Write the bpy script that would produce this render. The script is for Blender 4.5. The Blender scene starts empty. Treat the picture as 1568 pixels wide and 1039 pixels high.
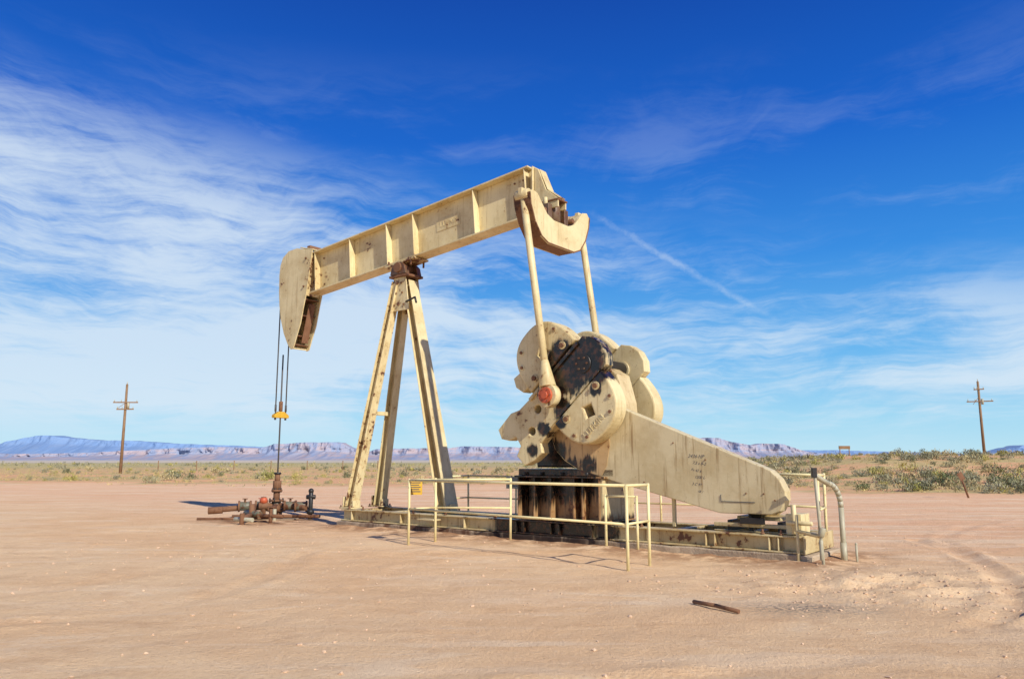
import bpy, bmesh, math, random
import numpy as np
from mathutils import Vector, Matrix
random.seed(7); rng=np.random.default_rng(11)
S=bpy.context.scene
COL=S.collection
# ---------------------------------------------------------------- node helpers
def newmat(name):
    m=bpy.data.materials.new(name); m.use_nodes=True
    nt=m.node_tree; b=nt.nodes['Principled BSDF']; return m,nt,b
def setin(nt,sock,v):
    if isinstance(v,bpy.types.NodeSocket): nt.links.new(v,sock)
    elif isinstance(v,(tuple,list)) and sock.type=='RGBA' and len(v)==3: sock.default_value=(*v,1)
    else: sock.default_value=v
def M(nt,op,a,b=0.0,c=0.0,clamp=False):
    n=nt.nodes.new('ShaderNodeMath'); n.operation=op; n.use_clamp=clamp
    setin(nt,n.inputs[0],a); setin(nt,n.inputs[1],b); setin(nt,n.inputs[2],c); return n.outputs[0]
def VM(nt,op,a,b=(0,0,0)):
    n=nt.nodes.new('ShaderNodeVectorMath'); n.operation=op
    setin(nt,n.inputs[0],a)
    if op=='SCALE': setin(nt,n.inputs[3],b)
    else: setin(nt,n.inputs[1],b)
    return n.outputs[1] if op in('DISTANCE','LENGTH','DOT_PRODUCT') else n.outputs[0]
def MIX(nt,f,a,b,mode='MIX'):
    n=nt.nodes.new('ShaderNodeMix'); n.data_type='RGBA'; n.blend_type=mode
    setin(nt,n.inputs[0],f); setin(nt,n.inputs[6],a); setin(nt,n.inputs[7],b); return n.outputs[2]
def NOISE(nt,vec,scale,detail=4,rough=.55,dist=0,out=0):
    n=nt.nodes.new('ShaderNodeTexNoise'); nt.links.new(vec,n.inputs['Vector'])
    n.inputs['Scale'].default_value=scale; n.inputs['Detail'].default_value=detail
    n.inputs['Roughness'].default_value=rough; n.inputs['Distortion'].default_value=dist
    return n.outputs[out]
def MAP(nt,vec,scale=(1,1,1),rot=(0,0,0),loc=(0,0,0)):
    n=nt.nodes.new('ShaderNodeMapping'); nt.links.new(vec,n.inputs[0])
    n.inputs['Scale'].default_value=scale; n.inputs['Rotation'].default_value=rot; n.inputs['Location'].default_value=loc
    return n.outputs[0]
def SS(nt,v,a,b,o0=0.0,o1=1.0):
    n=nt.nodes.new('ShaderNodeMapRange'); n.interpolation_type='SMOOTHSTEP'
    if a>b: a,b,o0,o1=b,a,o1,o0
    setin(nt,n.inputs[0],v); n.inputs[1].default_value=a; n.inputs[2].default_value=b
    n.inputs[3].default_value=o0; n.inputs[4].default_value=o1; return n.outputs[0]
def RAMP(nt,f,pts):
    n=nt.nodes.new('ShaderNodeValToRGB'); nt.links.new(f,n.inputs[0]); r=n.color_ramp
    while len(r.elements)<len(pts): r.elements.new(.5)
    for e,(p,c) in zip(r.elements,pts): e.position=p; e.color=(*c,1)
    return n.outputs[0]
def BUMP(nt,b,h,strength,dist):
    n=nt.nodes.new('ShaderNodeBump'); n.inputs['Strength'].default_value=strength; n.inputs['Distance'].default_value=dist
    nt.links.new(h,n.inputs['Height']); nt.links.new(n.outputs[0],b.inputs['Normal'])
def OBJ(nt): return nt.nodes.new('ShaderNodeTexCoord').outputs['Object']

def paint(name,base,rust=.35,rustcol=(.20,.075,.03),oil=None,streak=.5,rough=.5,drip=.5):
    m,nt,b=newmat(name); o=OBJ(nt)
    n1=NOISE(nt,o,1.3,6,.65); n2=NOISE(nt,o,9,5,.6); ns=NOISE(nt,MAP(nt,o,(7,7,.45)),1.6,5,.65)
    c=MIX(nt,SS(nt,n1,.35,.65),base,tuple(x*y for x,y in zip(base,(.80,.75,.66))))
    c=MIX(nt,M(nt,'MULTIPLY',SS(nt,ns,.53,.70),streak),c,(base[0]*.5,base[1]*.40,base[2]*.30))
    rm=M(nt,'ADD',M(nt,'MULTIPLY',n1,.5),M(nt,'MULTIPLY',n2,.5))
    t=.685-.16*rust
    halo=SS(nt,rm,t-.05,t+.02)
    c=MIX(nt,M(nt,'MULTIPLY',halo,.5),c,(base[0]*.6,base[1]*.42,base[2]*.28))
    rmask=SS(nt,rm,t,t+.035)
    c=MIX(nt,rmask,c,MIX(nt,n2,rustcol,tuple(x*.4 for x in rustcol)))
    spk=SS(nt,NOISE(nt,o,30,3,.6),.66,.71)
    c=MIX(nt,M(nt,'MULTIPLY',spk,.75),c,(.16,.07,.03))
    if oil:
        tot=None
        for (x,y,z,r,sy) in oil:
            d=VM(nt,'DISTANCE',VM(nt,'MULTIPLY',o,(1,sy,1)),(x,y*sy,z))
            d=M(nt,'ADD',d,M(nt,'MULTIPLY',M(nt,'SUBTRACT',M(nt,'MULTIPLY_ADD',n2,1-drip,M(nt,'MULTIPLY',ns,drip)),.5),r*1.9))
            k=SS(nt,d,r*.65,r,1,0)
            tot=k if tot is None else M(nt,'MAXIMUM',tot,k)
        c=MIX(nt,tot,c,MIX(nt,SS(nt,n2,.45,.66),(.010,.008,.006),(.075,.03,.013)))
        nt.links.new(M(nt,'MULTIPLY_ADD',tot,-.25,rough),b.inputs['Roughness'])
    else: b.inputs['Roughness'].default_value=rough
    nt.links.new(c,b.inputs['Base Color'])
    BUMP(nt,b,M(nt,'ADD',n2,M(nt,'MULTIPLY',rmask,.5)),.3,.012)
    return m
CREAM=(.73,.61,.335)
SH=(7.32,3.42);t=(-.742,-.670);n=(.670,-.742)
def CR(a,c): return (SH[0]+t[0]*a+n[0]*c,SH[1]+t[1]*a+n[1]*c)
m_cream=paint('cream_paint',CREAM,.45,streak=.6)
m_creamr=paint('cream_paint_rusty',CREAM,.88,streak=.8)
def oc(L): return [(CR(a,c)[0],0,CR(a,c)[1],r,0.) for a,c,r in L]
m_crank=paint('crank_paint',CREAM,.65,oil=oc(((-.1,-.05,.62),(.35,-.1,.58),(.75,-.2,.42),(.9,.3,.26),(2.0,.4,.17),(1.5,.3,.18))),streak=.75,drip=.65)  # oil stains; dark drips on the arm also hold painted-in shadow
m_crank2=paint('crank_paint_far',CREAM,.5,streak=.6)
m_guard=paint('guard_paint',(.67,.565,.33),.22,oil=[(6.7,0,1.15,.42,0),(6.3,0,1.6,.3,0)],streak=1)
m_gstain=paint('guard_end_stained',(.56,.38,.18),.6,oil=[(6.45,0,1.75,.34,0),(6.8,0,1.38,.30,0),(7.2,0,1.5,.22,0)],streak=1,drip=.9)
m_wt=paint('weight_paint',CREAM,.56,streak=.75,oil=oc(((.15,-.45,.34),(-.15,.45,.24),(1.1,.5,.16),(.4,-.5,.26),(.1,.6,.15))),drip=.65)  # dark drips on upper-left weight: oily grime plus shadow painted into the colour
m_ped=paint('pedestal_paint',(.42,.25,.11),.85,oil=[(5.85,0,1.2,.70,0),(7.0,0,1.4,.66,0),(6.45,0,1.25,.62,0)],streak=1,drip=.95)
m_gear=paint('gearbox_oily',(.16,.095,.05),1.0,oil=[(6.2,0,2.0,1.3,0)],streak=1)
m_gbx=paint('gearbox_case',(.64,.51,.28),.55,oil=[(6.0,0,1.9,.8,0),(6.6,0,1.6,.8,0)],streak=.9,drip=.7)
m_rust=paint('rusted_steel',(.22,.105,.05),.8,rustcol=(.11,.042,.018),streak=.8,rough=.8)
m_base=paint('base_paint',(.60,.485,.255),.68,oil=[(6.0,0,.3,.8,0),(6.9,0,.3,.6,0),(5.3,0,.3,.5,0),(7.6,0,.3,.3,0)],streak=1,drip=.9)
m_rail=paint('rail_paint',(.85,.74,.39),.35,streak=.25)
m_hub=paint('orange_hub',(.55,.11,.04),.5,streak=.4)
m_yel=paint('safety_yellow',(.70,.42,.03),.3,streak=.3)
m_black=paint('black_metal',(.02,.018,.016),.2,rustcol=(.05,.025,.015),streak=.2)
m_green=paint('valve_green',(.17,.17,.12),1.0,streak=.8)
m_grey=paint('galvanized',(.50,.48,.36),.35,streak=.3)
m_wood=paint('pole_wood',(.28,.17,.09),.3,rustcol=(.12,.07,.04),streak=.8,rough=.9)
m_ink=newmat('marker_ink')[0]; m_ink.node_tree.nodes['Principled BSDF'].inputs['Base Color'].default_value=(.07,.07,.08,1)
m_steel=newmat('cable_steel')[0]; m_steel.node_tree.nodes['Principled BSDF'].inputs['Base Color'].default_value=(.07,.065,.06,1)
def concrete():
    m,nt,b=newmat('concrete'); o=OBJ(nt)
    n=NOISE(nt,o,2,6,.6); n2=NOISE(nt,o,30,4,.6)
    c=MIX(nt,SS(nt,n,.35,.65),(.34,.25,.16),(.56,.43,.28)); c=MIX(nt,M(nt,'MULTIPLY',n2,.4),c,(.3,.22,.15))
    x=nt.nodes.new('ShaderNodeSeparateXYZ'); nt.links.new(o,x.inputs[0])
    q=NOISE(nt,MAP(nt,o,(2,2,.4)),1.6,4)
    st=M(nt,'MULTIPLY',SS(nt,M(nt,'ABSOLUTE',M(nt,'SUBTRACT',x.outputs[0],4.2)),2.2,4.6,1,0),SS(nt,q,.35,.58))
    c=MIX(nt,st,c,(.13,.06,.03))
    st=M(nt,'MULTIPLY',SS(nt,M(nt,'ABSOLUTE',M(nt,'SUBTRACT',x.outputs[0],6.1)),.8,2.0,1,0),SS(nt,q,.28,.46))
    c=MIX(nt,st,c,(.03,.016,.010))
    nt.links.new(c,b.inputs['Base Color']); b.inputs['Roughness'].default_value=.95; BUMP(nt,b,M(nt,'ADD',n2,n),.6,.04); return m
m_conc=concrete()

# ---------------------------------------------------------------- mesh builder
class B:
    def __init__(s): s.bm=bmesh.new(); s.mats=[]
    def mi(s,m):
        if m not in s.mats: s.mats.append(m)
        return s.mats.index(m)
    def obox(s,p1,p2,xd,wx,wy,ox=0,oy=0,m=None,taper=1.0):
        p1=Vector(p1);p2=Vector(p2);z=(p2-p1).normalized();x=Vector(xd);x=(x-z*x.dot(z)).normalized();y=z.cross(x)
        vs=[]
        for p,k in((p1,1),(p2,taper)):
            for a,c in((-1,-1),(1,-1),(1,1),(-1,1)):
                vs.append(s.bm.verts.new(p+x*(ox*k+a*wx*k/2)+y*(oy*k+c*wy*k/2)))
        i=s.mi(m)
        for f in((3,2,1,0),(4,5,6,7),(0,1,5,4),(1,2,6,5),(2,3,7,6),(3,0,4,7)):
            s.bm.faces.new([vs[j] for j in f]).material_index=i
    def box(s,x0,x1,y0,y1,z0,z1,m): s.obox(((x0+x1)/2,(y0+y1)/2,z0),((x0+x1)/2,(y0+y1)/2,z1),(1,0,0),x1-x0,y1-y0,m=m)
    def ibeam(s,p1,p2,side,width,depth,tf,tw,m,taper=1):
        h=(depth-tf)/2
        s.obox(p1,p2,side,width,tf,0,h,m,taper); s.obox(p1,p2,side,width,tf,0,-h,m,taper)
        s.obox(p1,p2,side,tw,depth-2*tf,0,0,m,taper)
    def cyl(s,p1,p2,r1,r2=None,m=None,seg=16,caps=True):
        r2=r1 if r2 is None else r2
        p1=Vector(p1);p2=Vector(p2);z=(p2-p1).normalized();x=z.orthogonal().normalized();y=z.cross(x)
        i=s.mi(m);A=[];C=[]
        for k in range(seg):
            t=2*math.pi*k/seg;d=x*math.cos(t)+y*math.sin(t)
            A.append(s.bm.verts.new(p1+d*r1));C.append(s.bm.verts.new(p2+d*r2))
        for k in range(seg):
            f=s.bm.faces.new((A[k],A[(k+1)%seg],C[(k+1)%seg],C[k]));f.material_index=i;f.smooth=True
        if caps:
            s.bm.faces.new(A[::-1]).material_index=i; s.bm.faces.new(C).material_index=i
    def ball(s,p,r,m,sc=(1,1,1)):
        i=s.mi(m)
        g=bmesh.ops.create_icosphere(s.bm,subdivisions=2,radius=r,matrix=Matrix.Translation(p)@Matrix.Diagonal((*sc,1)))
        for v in g['verts']:
            for f in v.link_faces: f.material_index=i; f.smooth=True
    def tube(s,pts,r,m,seg=12):
        for a,c in zip(pts[:-1],pts[1:]): s.cyl(a,c,r,m=m,seg=seg)
        for p in pts[1:-1]: s.ball(p,r*1.02,m)
    def plate(s,outl,c0,c1,m,plane='uz',bev=.008):
        cu=bpy.data.curves.new('t','CURVE');cu.dimensions='2D';cu.fill_mode='BOTH'
        cu.extrude=max((c1-c0)/2-bev,.0005);cu.bevel_depth=bev;cu.bevel_resolution=1;cu.offset=-bev
        for o in outl:
            sp=cu.splines.new('POLY');sp.points.add(len(o)-1)
            for k,(a,c) in enumerate(o): sp.points[k].co=(a,c,0,1)
            sp.use_cyclic_u=True
        ob=bpy.data.objects.new('t',cu);COL.objects.link(ob)
        dg=bpy.context.evaluated_depsgraph_get();dg.update()
        me=bpy.data.meshes.new_from_object(ob.evaluated_get(dg))
        if plane=='uz': mt=Matrix.Translation((0,(c0+c1)/2,0))@Matrix.Rotation(math.pi/2,4,'X')
        elif plane=='wz': mt=Matrix.Translation(((c0+c1)/2,0,0))@Matrix(((0,0,1,0),(1,0,0,0),(0,1,0,0),(0,0,0,1)))
        else: mt=Matrix.Translation((0,0,(c0+c1)/2))
        me.transform(mt)
        n0=len(s.bm.faces);s.bm.from_mesh(me);s.bm.faces.ensure_lookup_table();i=s.mi(m)
        for f in s.bm.faces[n0:]: f.material_index=i;f.smooth=False
        bpy.data.objects.remove(ob);bpy.data.curves.remove(cu);bpy.data.meshes.remove(me)
    def done(s,name,parent=None,bevel=.008,loc=(0,0,0),rot=0):
        bmesh.ops.recalc_face_normals(s.bm,faces=s.bm.faces)
        me=bpy.data.meshes.new(name);s.bm.to_mesh(me);s.bm.free()
        for m in s.mats: me.materials.append(m)
        ob=bpy.data.objects.new(name,me);COL.objects.link(ob)
        ob.location=loc;ob.rotation_euler=(0,0,rot)
        if parent: ob.parent=parent
        if bevel:
            md=ob.modifiers.new('bevel','BEVEL');md.width=bevel;md.segments=1;md.limit_method='ANGLE';md.angle_limit=math.radians(50)
        return ob
def circ(cx,cy,r,n=20,a0=0,a1=360):
    return [(cx+r*math.cos(math.radians(a0+(a1-a0)*k/n)),cy+r*math.sin(math.radians(a0+(a1-a0)*k/n))) for k in range(n+(0 if a1-a0==360 else 1))]
def text(body,size,loc,m,parent,name,tilt=0,depth=.006,shear=0):
    cu=bpy.data.curves.new('t','FONT');cu.body=body;cu.size=size;cu.extrude=depth;cu.align_x='CENTER';cu.align_y='CENTER';cu.shear=shear
    ob=bpy.data.objects.new('t',cu);COL.objects.link(ob)
    dg=bpy.context.evaluated_depsgraph_get();dg.update()
    me=bpy.data.meshes.new_from_object(ob.evaluated_get(dg));bpy.data.objects.remove(ob)
    me.transform(Matrix.Translation(loc)@Matrix.Rotation(tilt,4,'Y')@Matrix.Rotation(math.pi/2,4,'X'))
    me.materials.clear();me.materials.append(m)
    o=bpy.data.objects.new(name,me);COL.objects.link(o);o.parent=parent;return o

# pump-jack frame: x = along the skid towards the motor, y = across (away), z up
ORG=Vector((-4.30,19.26,0)); ANG=math.atan2(-.622,.784); WC=.72
def W(u,w,z=0): return Vector((ORG.x+.784*u+.622*w,ORG.y-.622*u+.784*w,z))
pj=bpy.data.objects.new('pumpjack',None);COL.objects.link(pj);pj.location=ORG;pj.rotation_euler=(0,0,ANG)

# ---- concrete pad (slightly irregular edges)
b=B();b.box(0,11.4,0,1.5,-.2,.14,m_conc)
bmesh.ops.subdivide_edges(b.bm,edges=[e for e in b.bm.edges if e.calc_length()>5],cuts=60,use_grid_fill=True)
for v in b.bm.verts:
    v.co.y+=random.uniform(-.015,.015); v.co.z+=random.uniform(-.014,.004) if v.co.z>0 else 0
b.done('concrete_pad',None,.02,ORG,ANG)
# ---- skid base
b=B()
for w in (.14,1.34):
    b.ibeam((.12,w,.28),(11.25,w,.28),(0,1,0),.22,.27,.03,.03,m_base)
for u in (.3,1.6,3.0,4.2,5.45,7.6,9.0,10.2,11.1): b.box(u-.08,u+.08,.26,1.22,.16,.40,m_base)
for u in (.5,2.2,4.15,5.55,5.75,6.4,6.6,7.35,9.62,9.78,10.7,10.85): b.box(u-.012,u+.012,.035,.122,.176,.384,m_base)
b.box(11.255,11.29,.0,1.46,.15,.43,m_base)
b.box(3.0,3.5,-.22,.028,.30,.33,m_base)
for u in (.4,.9,2.6,3.3,3.6,5.0,8.4,10.6,10.9): b.cyl((u,.06,.42),(u,.06,.50),.02,m=m_rust,seg=8);b.cyl((u,.06,.42),(u,.06,.445),.04,m=m_rust,seg=6)
b.done('skid_base',pj)
# ---- samson post
b=B()
b.ibeam((.22,.27,.45),(1.36,.56,6.0),(0,1,0),.25,.24,.025,.03,m_creamr,.8)
b.ibeam((.22,1.20,.45),(1.36,.88,6.0),(0,1,0),.25,.24,.025,.03,m_cream,.8)
b.ibeam((3.05,WC,.45),(1.66,WC,6.0),(0,1,0),.42,.30,.03,.035,m_cream,.72)
for (u,w) in ((.22,.27),(.22,1.2),(3.05,WC)):
    b.box(u-.24,u+.24,w-.2,w+.2,.425,.455,m_creamr)
    b.box(u-.2,u-.16,w-.12,w+.12,.456,.7,m_creamr)
    b.box(u+.16,u+.2,w-.12,w+.12,.456,.62,m_creamr)
    for a_ in(-.2,.2):
        for c_ in(-.16,.16): b.cyl((u+a_,w+c_,.455),(u+a_,w+c_,.50),.022,m=m_rust,seg=6)
b.obox((.70,.42,2.75),(.70,1.05,2.75),(1,0,0),.05,.1,m=m_cream)
b.plate([[(1.20,5.25),(1.86,5.25),(1.72,6.1),(1.30,6.1)]],.50,.53,m_creamr)
b.plate([[(1.20,5.25),(1.86,5.25),(1.72,6.1),(1.30,6.1)]],.92,.95,m_creamr)
b.box(1.18,1.84,.44,1.0,6.1,6.16,m_rust)
for u,z in((1.35,5.4),(1.5,5.4),(1.68,5.4),(1.4,5.7),(1.62,5.7),(1.45,5.95),(1.58,5.95)): b.cyl((u,.47,z),(u,.5,z),.03,m=m_rust,seg=6)
b.tube([(1.75,.5,5.45),(2.15,.42,5.5),(2.2,.42,5.35)],.025,m_black)
b.done('samson_post',pj)
# ---- saddle bearing
b=B()
b.cyl((1.5,.40,6.34),(1.5,1.04,6.34),.13,m=m_rust)
for w0,w1 in((.44,.58),(.86,1.0)): b.plate([[(1.22,6.17),(1.78,6.17),(1.72,6.38),(1.62,6.47),(1.38,6.47),(1.28,6.38)]],w0,w1,m_gear)
b.obox((.98,WC,6.425),(2.05,WC,6.53),(0,1,0),.5,.045,m=m_creamr)
for u in (1.1,1.9):
    for w in (.5,.94): b.cyl((u,w,6.36),(u,w,6.56),.025,m=m_rust,seg=8)
b.done('saddle_bearing',pj)
# ---- walking beam
b=B(); SL=.09; ca=1/math.sqrt(1+SL*SL); sa=SL*ca
def bz(u): return 6.20+SL*(u+2.0)
H=1.17
def BP(u,w,h): return Vector((u-sa*h,w,bz(u)+ca*h))
u0,u1=-2.15,5.62
b.obox(BP(u0,WC,.02),BP(u1,WC,.02),(0,1,0),.42,.04,m=m_cream)
b.obox(BP(u0,WC,H-.02),BP(u1,WC,H-.02),(0,1,0),.42,.04,m=m_cream)
b.obox(BP(u0,WC,H/2),BP(u1,WC,H/2),(0,1,0),.028,H-.084,m=m_cream)
for u in(-.42,1.02,1.98,3.98,5.50,-1.9):
    for sgn in(-1,1): b.obox(BP(u,WC+sgn*.108,.044),BP(u,WC+sgn*.108,H-.044),(0,1,0),.185,.022,m=m_cream)
b.obox(BP(2.62,WC-.019,.64),BP(3.40,WC-.019,.64),(0,0,1),.3,.010,m=m_cream)
for sx in(-2.0,-1.7,5.1,5.35):
    for hh_ in(.2,.95): b.cyl(BP(sx,WC-.02,hh_),BP(sx,WC-.045,hh_),.025,m=m_rust,seg=6)
b.done('walking_beam',pj)
text('LUFKIN',.19,(3.0,WC-.026,bz(3.0)+.64),m_cream,pj,'beam_lettering',-math.atan(SL),.004)
# ---- horsehead
b=B()
hh=[(-2.0,7.4),(-2.71,7.57),(-3.10,7.55),(-3.36,7.4),(-3.47,7.18),(-3.5,6.9),(-3.48,6.4),(-3.43,6.0),(-3.34,5.6),(-3.16,5.15),(-2.95,4.82),(-2.80,4.66),(-2.68,4.68),(-2.55,5.0),(-2.40,5.35),(-2.27,5.9),(-2.2,6.15),(-2.10,6.7)]
b.plate([hh],.44,.47,m_cream);b.plate([hh],.97,1.0,m_creamr)
arc=hh[1:12]
for p,q in zip(arc[:-1],arc[1:]):
    dx,dz=q[0]-p[0],q[1]-p[1];l=math.hypot(dx,dz);nx,nz=-dz/l,dx/l
    o=.035
    b.obox((p[0]+nx*o,WC,p[1]+nz*o),(q[0]+nx*o,WC,q[1]+nz*o),(0,1,0),.495,.03,m=m_creamr)
for z,ua,ub in((5.05,-3.05,-2.62),(5.6,-3.25,-2.42),(6.05,-3.36,-2.3),(4.8,-2.85,-2.68)):
    b.box(ua,ub,.475,.965,z-.015,z+.015,m_rust)
b.obox((-2.33,WC+.05,5.95),(-2.62,WC+.05,4.85),(0,1,0),.22,.02,m=m_rust)
b.obox((-2.30,WC,6.15),(-2.1,WC,7.3),(0,1,0),.48,.03,m=m_creamr)
b.obox((-2.02,WC,7.43),(-2.6,WC,7.58),(0,1,0),.5,.03,m=m_creamr)
b.box(-2.32,-2.18,.5,.94,7.5,7.58,m_rust)
for (u,z) in((-2.25,7.2),(-2.3,6.4)): b.cyl((u,.40,z),(u,.44,z),.03,m=m_rust,seg=8)
b.done('horsehead',pj)
# ---- bridle and carrier bar and polished rod
b=B();CU=-3.53
for w in(.55,.89):
    b.cyl((CU,w,6.9),(CU,w,2.9),.018,m=m_steel,seg=8)
    b.cyl((CU,w,2.96),(CU,w,3.15),.03,m=m_steel,seg=8)
    b.cyl((CU,w,2.72),(CU,w,2.80),.03,m=m_steel,seg=8)
b.plate([[(.48,2.78),(.96,2.78),(.96,2.86),(.80,2.96),(.64,2.96),(.48,2.86)]],CU-.07,CU+.07,m_yel,'wz')
b.cyl((CU,WC,.9),(CU,WC,4.6),.022,m=m_steel,seg=8)
b.cyl((CU,WC,2.97),(CU,WC,3.25),.055,m=m_rust,seg=10)
b.done('bridle',pj)
# ---- equalizer + tail bearing
b=B()
prof=[(-.40,7.0),(-.30,7.1),(-.12,7.06),(.06,6.86),(.22,6.70),(.45,6.62),(.99,6.62),(1.22,6.70),(1.38,6.86),(1.56,7.06),(1.74,7.1),(1.84,7.0),
      (1.80,6.75),(1.66,6.42),(1.45,6.16),(1.2,6.06),(.24,6.06),(0,6.16),(-.22,6.42),(-.36,6.75)]
b.plate([prof],5.86,5.89,m_creamr,'wz');b.plate([prof],6.24,6.27,m_cream,'wz')
low=prof[11:]+prof[:1]
for p,q in zip(low[:-1],low[1:]): b.obox((6.065,p[0],p[1]+.02),(6.065,q[0],q[1]+.02),(1,0,0),.44,.03,m=m_rust)
up=prof[1:11]
for p,q in zip(up[:-1],up[1:]): b.obox((6.065,p[0],p[1]-.03),(6.065,q[0],q[1]-.03),(1,0,0),.34,.03,m=m_creamr)
b.cyl((6.07,WC,6.65),(6.07,WC,7.12),.15,m=m_gear)
gus=[(5.67,7.98),(5.67,6.95),(6.3,6.95),(6.3,7.14),(5.98,7.4),(5.78,7.9)]
b.plate([gus],.56,.60,m_cream); b.plate([gus],.84,.88,m_creamr)
b.obox((5.78,WC,7.92),(6.0,WC,7.40),(0,1,0),.23,.025,m=m_cream)
b.obox((6.01,WC,7.39),(6.3,WC,7.17),(0,1,0),.23,.025,m=m_creamr)
b.box(5.66,6.32,.54,.9,7.10,7.14,m_rust)
b.box(5.63,5.66,.51,.93,6.87,8.0,m_cream)
for w in(.42,1.02):
    b.box(5.94,6.20,w-.07,w+.07,6.62,7.0,m_gear)
    b.cyl((6.07,w,7.0),(6.07,w,7.16),.05,m=m_creamr)
for w in(.2,1.24): b.cyl((5.9,w,6.80),(6.24,w,6.80),.05,m=m_rust)
b.done('equalizer',pj)
# ---- pitman arms
for nm,w,o in(('pitman_arm_near',-.33,-1),('pitman_arm_far',1.77,1)):
    b=B();T=Vector((6.05,w,6.98));E=Vector((6.66,w,2.83));D=(T-E).normalized()
    b.cyl(E+D*.5,T-D*.05,.074,m=m_cream,seg=20)
    b.cyl(E+D*.18,E+D*.70,.17,.078,m=m_cream,seg=20)
    b.cyl(E+Vector((0,-.09,0)),E+Vector((0,.09,0)),.23,m=m_creamr,seg=24)
    b.cyl(E+Vector((0,-.14,0)),E+Vector((0,-.091,0)),.155,m=m_hub,seg=16)
    b.cyl(E+Vector((0,-.17,0)),E+Vector((0,-.141,0)),.08,m=m_hub,seg=8)
    for k in range(6):
        a_=k*math.pi/3;b.cyl(E+Vector((.12*math.cos(a_),-.152,.12*math.sin(a_))),E+Vector((.12*math.cos(a_),-.139,.12*math.sin(a_))),.016,m=m_rust,seg=6)
    b.cyl(E+Vector((0,.09,0)),E+Vector((0,.15,0)),.13,m=m_hub,seg=16)
    b.cyl((6.05-.16,w,7.0),(6.05+.16,w,7.0),.12,m=m_cream,seg=16)
    b.box(6.0,6.1,w-.12,w+.12,7.0,7.14,m_cream)
    b.done(nm,pj)
# ---- cranks & counterweights
arm=[(-.50,-.22),(-.55,0),(-.50,.22),(-.36,.40),(1.0,.42),(1.35,.42),(1.75,.44),(1.85,.60),(2.1,.58),(2.33,.50),(2.36,.22),(2.15,.14),(2.12,-.06),(2.30,-.14),(2.42,-.3),(2.36,-.50),(1.9,-.52),(1.7,-.42),(1.4,-.40),(-.36,-.40)]
def sup(c,a,hh2,k,e=2.5):
    th=math.pi*k
    cs,sn=math.cos(th),math.sin(th)
    return (c-a*math.copysign(abs(cs)**(2/e),cs), hh2*abs(sn)**(2/e))
def crank(nm,w0,w1,side,mc,hubm):
    b=B()
    b.plate([[CR(*p) for p in arm],[CR(*p) for p in circ(1.75,.12,.085,12)],[CR(*p) for p in circ(1.35,-.1,.085,12)]],w0,w1,mc,bev=.02)
    e=w0 if side<0 else w1
    for c in(-.36,.37):
        p=CR(-.2,c);q=CR(1.35,c)
        b.obox((p[0],e+side*.02,p[1]),(q[0],e+side*.02,q[1]),(0,1,0),.06,.06,m=mc)
    b.cyl((SH[0],w0-.03,SH[1]),(SH[0],w1+.03,SH[1]),.19,m=hubm,seg=20)
    for k in range(6):
        a_=k*math.pi/3;b.cyl((SH[0]+.12*math.cos(a_),e+side*.03,SH[1]+.12*math.sin(a_)),(SH[0]+.12*math.cos(a_),e+side*.05,SH[1]+.12*math.sin(a_)),.022,m=m_gear,seg=6)
    ww0,ww1=(w0-.07,w1+.05) if side<0 else (w0-.05,w1+.07)
    f=ww0 if side<0 else ww1
    for sg in(-1,1):
        cc=.50;out=[];hgt=.90 if sg>0 else .98
        for k in range(33):
            x,y=sup(cc,.72,hgt,k/32);out.append((x,sg*(.425+y)))
        hole=[(cc-.14,sg*.72),(cc+.04,sg*.66),(cc+.11,sg*.86),(cc-.06,sg*.93)]
        b.plate([[CR(*p) for p in out],[CR(*p) for p in hole]],ww0,ww1,m_wt if side<0 else m_crank2,bev=.035)
        for k in(6,11,21,26):
            x,y=sup(cc,.62,hgt*.86,k/32);p=CR(x,sg*(.425+y))
            b.cyl((p[0],f,p[1]),(p[0],f+side*.03,p[1]),.032,m=m_rust,seg=8);b.cyl((p[0],f,p[1]),(p[0],f+side*.008,p[1]),.06,m=m_creamr,seg=12)
        for k in(-.45,.45):
            p=CR(cc+k,sg*.56);b.cyl((p[0],f,p[1]),(p[0],f+side*.06,p[1]),.05,m=m_rust,seg=6);b.cyl((p[0],f,p[1]),(p[0],f+side*.02,p[1]),.08,m=m_creamr,seg=12)
        if sg<0: b.plate([[CR(*p) for p in((1.16,sg*.55),(1.38,sg*.60),(1.44,sg*.80),(1.36,sg*.98),(1.16,sg*.95))]],ww0+.05,ww1-.05,m_wt,bev=.02)
    b.done(nm,pj,bevel=0)
crank('crank_with_counterweights_near',-.14,.12,-1,m_crank,m_black)
crank('crank_with_counterweights_far',1.32,1.58,1,m_crank2,m_creamr)
p=CR(.60,1.08);text('LUFKIN',.17,(p[0],-.213,p[1]),m_wt,pj,'weight_lettering',math.radians(-42),.012)
# ---- gearbox
b=B()
b.plate([[(5.75,1.45),(7.7,1.45),(7.9,1.9),(7.85,2.7),(7.7,3.25),(7.3,3.5),(6.7,3.3),(6.2,2.9),(5.85,2.4),(5.7,1.9)]],.50,1.0,m_gbx,bev=.03)
b.box(5.62,7.95,.42,1.08,2.2,2.26,m_gbx)
b.cyl((SH[0],.16,SH[1]),(SH[0],1.28,SH[1]),.16,m=m_black)
b.cyl((6.95,.12,2.1),(6.95,1.3,2.1),.1,m=m_black)
b.done('gearbox',pj)
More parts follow.
